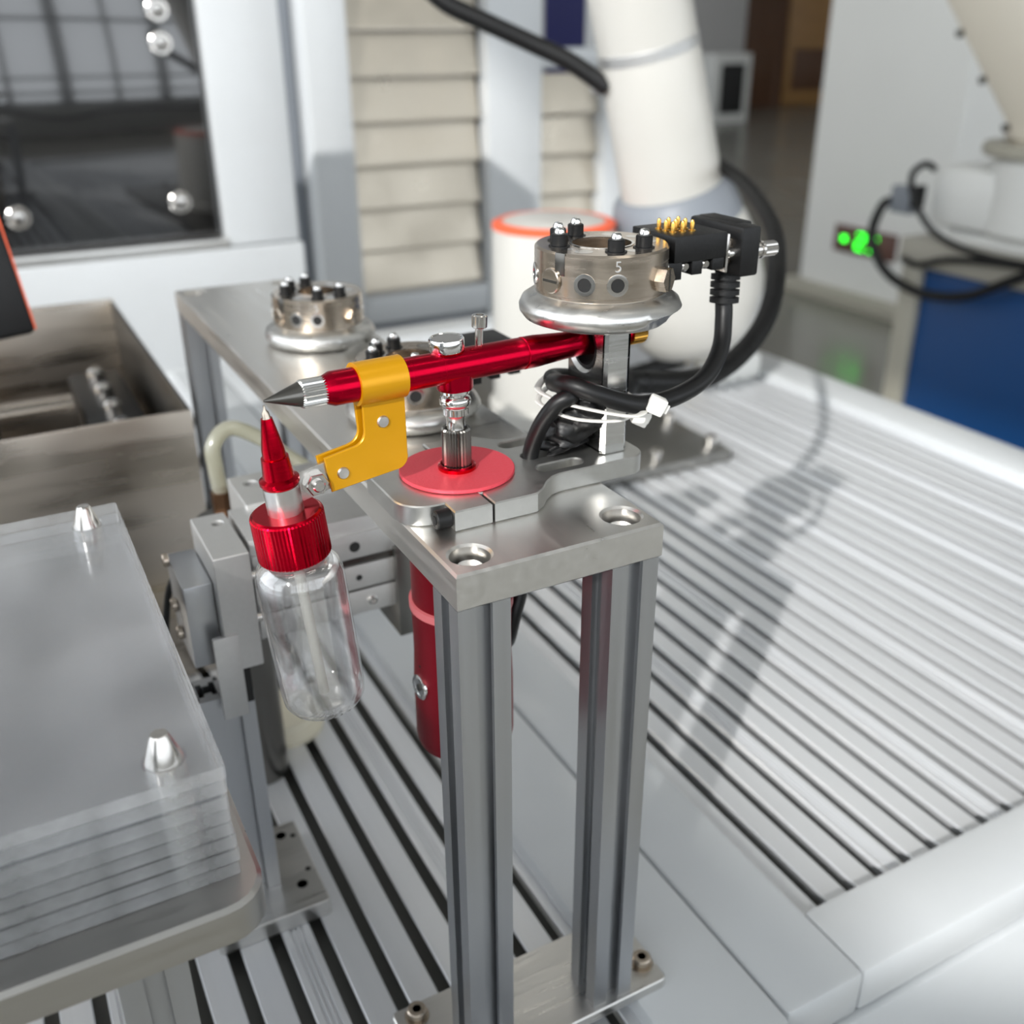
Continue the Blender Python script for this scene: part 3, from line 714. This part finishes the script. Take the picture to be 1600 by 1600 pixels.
outp = [(10.5, BZ - 8), (10.5, BZ + 0.5), (12.4, BZ + 1.6), (14.6, BZ + 4), (15.9, BZ + 8), (16.1, BZ + 12), (15.8, BZ + 58), (15.4, BZ + 62), (13.8, BZ + 64.6), (11.5, BZ + 65.6), (8, BZ + 64.8), (3, BZ + 64.2), (0, BZ + 64.1)]
inp = [(0, BZ + 63.2), (3, BZ + 63.3), (8, BZ + 63.8), (11, BZ + 64.2), (13.2, BZ + 63.4), (14.4, BZ + 61.6), (15.0, BZ + 57.6), (15.3, BZ + 12), (15.1, BZ + 8.4), (13.9, BZ + 4.8), (11.9, BZ + 2.6), (9.7, BZ + 1.4), (9.7, BZ - 8)]
bl(outp + inp, 'bottle_body', 'clear_pet', 50, n=72)
bl([(1.3, 42), (2.0, 42), (2.0, BZ + 61.6), (1.3, BZ + 61.6)], 'dip_tube', 'tube_clear', n=20, closed=True)
bl([(5.4, 29.4), (6.3, 29.4), (6.3, 41.8), (5.4, 41.8)], 'clamp_band', 'alu', n=40, closed=True)
# steel strip between the yellow leaves, nut and bolt
M4 = Matrix((AX, Vector((0, 0, 1)), Oy)).transposed().to_4x4(); M4.translation = A0
MB().plate([(8.5, -27.4), (26, -24.6), (26.6, -34.6), (9, -38.6)], [], -0.9, 0.9, 0.15, M4).build('clamp_strip', 'alu', t, 30)
p = at(14.4) + Vector((0, 0, -32.2)) + Oy * 0.9
nu = MB().lathe([(4.1, 0), (4.3, 0.3), (4.3, 2.8), (3.9, 3.3), (2.4, 3.3)], p, Oy, 6).build('nut', 'steel', t, 20)
MB().lathe([(2.3, 0.4), (2.3, 4.4), (1.8, 4.8), (0, 4.8)], p, Oy, 24).build('bolt_end', 'steel', nu)
MB().lathe([(4.7, -0.1), (4.7, 0.4), (0, 0.4)], p, Oy, 28).build('washer', 'steel', nu)

# ================================================================== ACRYLIC STACK ON FIXTURE
fx = thing('fixture_table', (-210, 70, -248.5), 'thick aluminium fixture plate on slotted legs under the acrylic', 'fixture')
MB().plate(rrect(-360, -78.4, -35.5, 186, 13), [], -82, -67.6, 1.4).build('fixture_plate', 'alu_dark', fx, 25)
for x, y in ((-114, -18), (-114, 165), (-330, -18), (-330, 165)):
    MB().prism(profile(20), -258.4, -82, Mt(x, y, 0)).build('leg', 'alu_anod', fx, 20)
PINS = [(-98.6, -11.5), (-98.0, 159), (-330, -11.5), (-330, 159)]
NS = 8; hs = (67.6 - 27.2) / NS
ords = ['bottom', 'second from the bottom', 'third from the bottom', 'fourth from the bottom', 'fourth from the top', 'third from the top', 'second from the top', 'topmost']
for k in range(NS):
    z0 = -67.6 + k * hs; jx = random.uniform(-0.7, 0.5); jy = random.uniform(-0.8, 0.5)
    if k == NS - 1: jx = jy = 0
    o = MB().plate(rrect(-350 + jx, -83.8 + jx, -22.6 + jy, 177.4 + jy, 1.2), [circ(x, y, 6.2, 28) for x, y in PINS], z0 + 0.03, z0 + hs - 0.03, 0.25).build('acrylic_sheet', 'acrylic', None, 25)
    o.data.materials.append(MATS['acrylic_edge'])
    for pf in o.data.polygons:
        if abs(pf.normal.z) < 0.4 and abs(pf.center.x * 1000) > 128 or abs(pf.normal.z) < 0.4 and abs(pf.center.y * 1000) > 95: pf.material_index = 1
    tag(o, '%s clear acrylic sheet in the stack on the fixture plate' % ords[k] if k < NS - 1 else 'topmost scratched clear acrylic sheet of the stack', 'acrylic sheet', 'stacked acrylic sheets')
for i, (x, y) in enumerate(PINS[:2]):
    o = MB().lathe([(5.7, -67.6), (5.7, -27.6), (5.5, -26.6), (2.9, -19.0), (2.4, -18.2), (1.2, -18.0), (0, -18.4)], (x, y, 0), n=36).build('locating_pin', 'steel', None, 30)
    tag(o, ['shiny conical locating pin at the near corner of the acrylic', 'shiny conical locating pin at the far corner of the acrylic'][i], 'pin', 'locating pins')

# ================================================================== PNEUMATIC SLIDE BEHIND THE BOTTLE
t = thing('pneumatic_slide', (-40, 160, -248.5), 'grey aluminium pneumatic slide on a slotted post behind the bottle', 'actuator')
MB().plate(rrect(-80, -22, 124, 190, 2), [], -258.4, -248, 0.5).build('foot_plate', 'alu', t, 25)
for x, y in ((-32, 181), (-32, 141), (-26, 150), (-26, 178), (-40, 172)):
    MB().lathe([(2.9 if x < -30 else 1.5, 0.06), (0, 0.06)], (x, y, -248), n=20).build('foot_hole', 'dark', t)
MB().prism(profile(20), -248, -122, Mt(-52, 156, 0)).build('post', 'alu_anod', t, 20)
MB().prism(profile(20), -248, -122, Mt(-72, 156, 0)).build('post', 'alu_anod', t, 20)
MB().plate(rrect(-52.5, -36.5, 140, 187, 0.5), [circ(-42, 176, 2.6, 20)], -106, -47, 0.5).build('end_block', 'alu_matte', t, 25)
MB().box(-66, -53, 148, 186, -104, -62, 0.6).build('guide_block', 'alu_anod', t)
MB().box(-58, -46.5, 138.6, 141, -130, -86, 0.3).build('stop_plate', 'alu_matte', t)
MB().box(-46.5, -43, 141, 144, -125, -104).build('rubber_stop', 'dark', t)
mb = MB().box(-34, 40, 152, 190, -100, -48, 0.6)
for z in (-62, -79, -93):
    mb.box(-33.9, 39.9, 150.0, 152.2, z - 6.2, z + 6.6, 0.4)
mb.build('slide_body', 'alu_matte', t)
MB().box(-34, 40, 150.4, 151, -71.6, -68.8).build('slide_groove', 'dark_steel', t)
MB().box(-34, 40, 150.4, 151, -86.8, -85.8).build('slide_groove', 'dark_steel', t)
for x, z, r in ((15, -62, 2.7), (16, -79, 1.6)):
    MB().lathe([(r, 0.2), (r * 0.7, 0.1), (0, 0.1)], (x, 150, z), (0, -1, 0), 20).build('slide_hole', 'dark', t)
MB().box(34, 44, 146, 190, -116, -66, 0.5).build('end_plate', 'plate_grey', t)
for x, z in ((-20, -62), (-2, -62), (-12, -93), (22, -93)):
    MB().lathe([(2.3, 0), (2.3, 0.9), (1.9, 1.2), (1.1, 1.2), (1.1, 0.5), (0, 0.5)], (x, 150, z), (0, -1, 0), 16).build('slide_screw', 'steel', t)
for z in (-66, -96):
    MB().lathe([(2.2, 0), (2.2, 0.8), (1.2, 1.0), (1.2, 0.4), (0, 0.4)], (-53 + 0.4, 164, z), (-1, 0, 0), 16).build('block_screw', 'dark_steel', t)
MB().tube([(-58, 190, -72), (-66, 200, -90), (-74, 196, -130), (-78, 190, -180), (-84, 186, -246)], 1.8, 10).build('sensor_wire', 'rubber', t)
MB().box(-36.5, -34, 160, 182, -90, -56).build('slide_gap', 'dark', t)
for z in (-62, -84):
    MB().cyl((-37, 146, z), (-32, 146, z), 2.2, 14).build('rod', 'steel', t)
MB().box(-4, 40, 224.5, 236, -72, -58, 2).build('red_cover', 'red_plastic', t, label='dark red cover')
MB().box(-26, 60, 190, 236, -100, -72, 1).build('valve_body', 'alu_matte', t)
MB().plate(rrect(-26, 20, 186, 224, 1), [circ(-17, 212, 3.2, 20)], -70, -46, 0.5).build('rear_block', 'alu_matte', t, 25)
for z, y in ((-60, 176), (-82, 172), (-95, 168)):
    MB().cyl((-66.2, y, z), (-69, y, z), 3.4, 16, 0.4).build('fitting', 'nickel', t)
o = MB().lathe([(0, -258.4), (25, -258.4), (26, -254), (22, -250), (22, -244), (14, -240), (6, -239), (0, -239)], (2, 290, 0), n=40).build('suction_cup', 'pale_plastic', None, 35)
tag(o, 'round pale plastic cup seen behind the clear bottle', 'cup')
o.location.z += 0.0
t = thing('air_tube', (-22, 255, -248), 'milky clear air tube arching from a dark round fitting', 'tube')
MB().lathe([(17, -258.4), (17, -84), (15.6, -82), (0, -82)], (-24, 255, 0), n=32).build('fitting_drum', 'dark_steel', t)
MB().cyl((-24, 255, -82), (-24, 255, -66), 6, 6).build('fitting_nut', 'copper_dark', t)
MB().tube([(-24, 255, -68), (-25, 256, -52), (-24, 258, -40), (-14, 260, -33), (0, 258, -40), (14, 252, -52), (24, 245, -62), (30, 240, -84)], 4.2, 14).build('tube', 'hose_clear', t)
# ------------------------------------------------------------------ stainless tank at left
t = thing('steel_tank', (-170, 545, -248), 'open stainless steel tank with dark mechanism inside', 'tank')
X0, X1, Y0, Y1, Z1 = -360, -13, 378, 711, -60
MB().box(X0, X1, Y0, Y0 + 3, -258, Z1, 0.8).build('front_wall', 'stainless', t)
MB().box(X1 - 3, X1, Y0 + 3, Y1, -258, Z1, 0.8).build('side_wall', 'dark_steel', t)
MB().box(X0, X1, Y1 - 3, Y1, -258, Z1 + 2, 0.8).build('back_wall', 'stainless', t)
MB().box(X0, X1 - 3, Y0 + 3, Y1 - 3, -180, -176).build('tank_floor', 'stainless', t)
MB().box(X0, X1 - 58, 560, 568, -170, -96, 1).build('divider', 'stainless', t)
MB().box(X0, X1 - 58, 540, 560, -118, -96, 2).build('divider_lip', 'stainless', t)
MB().box(X1 - 54, X1 - 12, Y0 + 40, Y1 - 60, -176, -105, 3).build('guide_rail', 'black_plastic', t)
for k in range(5):
    y = Y0 + 60 + k * 46
    MB().lathe([(7, 0), (7, 8), (4, 11)], (X1 - 33, y, -105), n=16).build('rail_bolt', 'steel', t)
MB().cyl((X1 - 20, Y0 + 36, -92), (X1 - 12, Y0 + 24, -76), 7, 16, 2).build('roller', 'steel', t)
MB().tube([(X0 + 60, 430, -170), (X0 + 140, 420, -150), (X0 + 190, 450, -150), (X0 + 200, 500, -165)], 9, 12).build('inner_hose', 'plate_grey', t)
t = thing('camera_head', (-170, 500, -60), 'black camera body with orange ring at the left edge', 'camera')
Mc = Mt(-124, 478, 16) @ Matrix.Rotation(math.radians(-6), 4, 'Y') @ Matrix.Rotation(math.radians(-12), 4, 'X')
MB().box(-30, 30, -26, 26, -40, 40, 4, Mc).build('body', 'black_plastic', t)
MB().box(29.4, 30.6, -24, 24, -38, 38, 0.3, Mc).build('orange_edge', 'orange', t)
MB().cyl((-136, 486, -176), (-130, 480, -20), 7, 16).build('mount_rod', 'steel', t)

# ================================================================== WHITE ROBOT ARM
o = MB().box(320, 558, 508, 900, ZT - 10, ZT + 2, 1).build('robot_plate', 'plate_grey'); tag(o, 'dark grey steel base plate with studs under the white robot', 'base plate')
for i, (x, y) in enumerate(((545, 530), (470, 525), (548, 610), (520, 690), (430, 520))):
    o = MB().lathe([(6.5, 0), (6.5, 10), (5.5, 11), (3, 11), (3, 8), (0, 8)], (x, y, ZT + 2), n=20).build('plate_stud', 'steel', None, 30)
    tag(o, 'small round steel stud on the grey robot plate, %s' % ['at its near right corner', 'second from the near right corner', 'on its right edge', 'farthest back on its right edge', 'leftmost on its near edge'][i], 'stud', 'studs on the robot plate')
rb = thing('collaborative_robot', (445, 700, ZT + 2), 'large white jointed robot arm with orange ring behind the stand', 'robot arm')
RC = (445, 700, 0)
MB().lathe([(72, ZT + 2), (72, ZT + 20), (67, ZT + 24), (67, -34), (66, -31)], RC, n=64).build('base_column', 'white_robot', rb, 35)
MB().lathe([(66.2, -33), (67.2, -32), (67.0, -27), (62, -24.6), (57.5, -25.4)], RC, n=64).build('orange_ring', 'orange', rb, 35)
MB().lathe([(58, -26), (50, -23.4), (30, -21.4), (0, -20.8)], RC, n=64).build('end_cap', 'white_robot', rb, 50)
E0 = Vector((596, 660, -90)); E1 = Vector((517, 660, 186)); EA = (E1 - E0).normalized()
MB().lathe([(0, -96), (40, -92), (64, -80), (80, -56), (86, -20), (84, 24), (76, 54), (72, 64)], E0, EA, 64).build('joint_housing', 'white_robot', rb, 50)
MB().cyl((450, 700, -120), (596, 660, -105), 58, 48).build('shoulder_link', 'white_robot', rb)
MB().lathe([(72.4, 63), (71.5, 70), (65, 92), (58, 99), (55, 99)], E0, EA, 64).build('grey_collar', 'robot_grey', rb, 40)
MB().lathe([(55, 97), (53.5, 160), (51.5, 236), (51, 238)], E0, EA, 64).build('lower_tube', 'white_robot', rb, 40)
MB().lathe([(51, 236), (51.8, 237), (51.8, 247), (51, 248)], E0, EA, 64).build('silver_band', 'alu_matte', rb, 30)
MB().lathe([(51, 247), (50, 330), (49, 520)], E0, EA, 64).build('upper_tube', 'white_robot', rb, 40)
p = E0 + EA * 218
sd = (-RT * 0.95 - Vector((0, 0, 0.2))).normalized()
MB().cyl(p + sd * 46, p + sd * 64, 9, 20, 2).build('hose_clip', 'steel', rb)
o = MB().tube([(310, 770, 225), (343, 750, 187), (382, 730, 167), (422, 710, 148), (455, 690, 131), (488, 668, 106)], 9.4, 16, rib=0.8, pitch=3.4).build('corrugated_hose', 'rubber', None, 60)
tag(o, 'black corrugated hose running from picture top to the robot arm', 'hose', 'corrugated hoses')
o = MB().tube([(566, 688, 55), (600, 690, 42), (629, 671, 29), (559, 527, 23), (467, 384, 15), (387, 286, 6), (345, 244, -12), (307, 220, -25), (261, 196, -28), (219, 178, -21), (182, 168, -12), (150, 130, 0), (125, 100, 12), (103, 74, 23)], 6.6, 16, rib=0.7, pitch=2.6).build('corrugated_hose', 'rubber', None, 60)
tag(o, 'black corrugated hose bulging out right of the robot arm', 'hose', 'corrugated hoses')

# small things at the back right of the table
o = MB().box(706, 775, 716, 772, ZT - 10, ZT + 22, 3).build('terminal_box', 'white_plastic'); tag(o, 'small white box at the back right of the slatted table', 'box')
t = thing('hand_tool', (690, 760, ZT), 'yellow and black hand tool lying at the back of the table', 'tool')
MB().tube([(600, 775, ZT + 1), (648, 776, ZT + 6), (690, 778, ZT + 10)], 11, 14).build('black_grip', 'black_plastic', t)
MB().tube([(688, 778, ZT + 16), (722, 790, ZT + 30), (756, 796, ZT + 34)], 15, 14).build('yellow_shell', 'box_yellow', t)
MB().tube([(748, 800, ZT + 34), (790, 800, ZT + 30), (812, 780, ZT + 18)], 8, 12).build('yellow_guard', 'box_yellow', t)
MB().tube([(738, 800, ZT + 46), (772, 806, ZT + 62), (800, 806, ZT + 64)], 6, 10).build('red_lever', 'box_red', t)
o = MB().tube([(470, 790, ZT - 3.5), (540, 782, ZT - 3), (598, 776, ZT + 1)], 6.5, 12).build('screwdriver', 'red_plastic'); tag(o, 'red screwdriver lying on the slats behind the bracket', 'screwdriver')
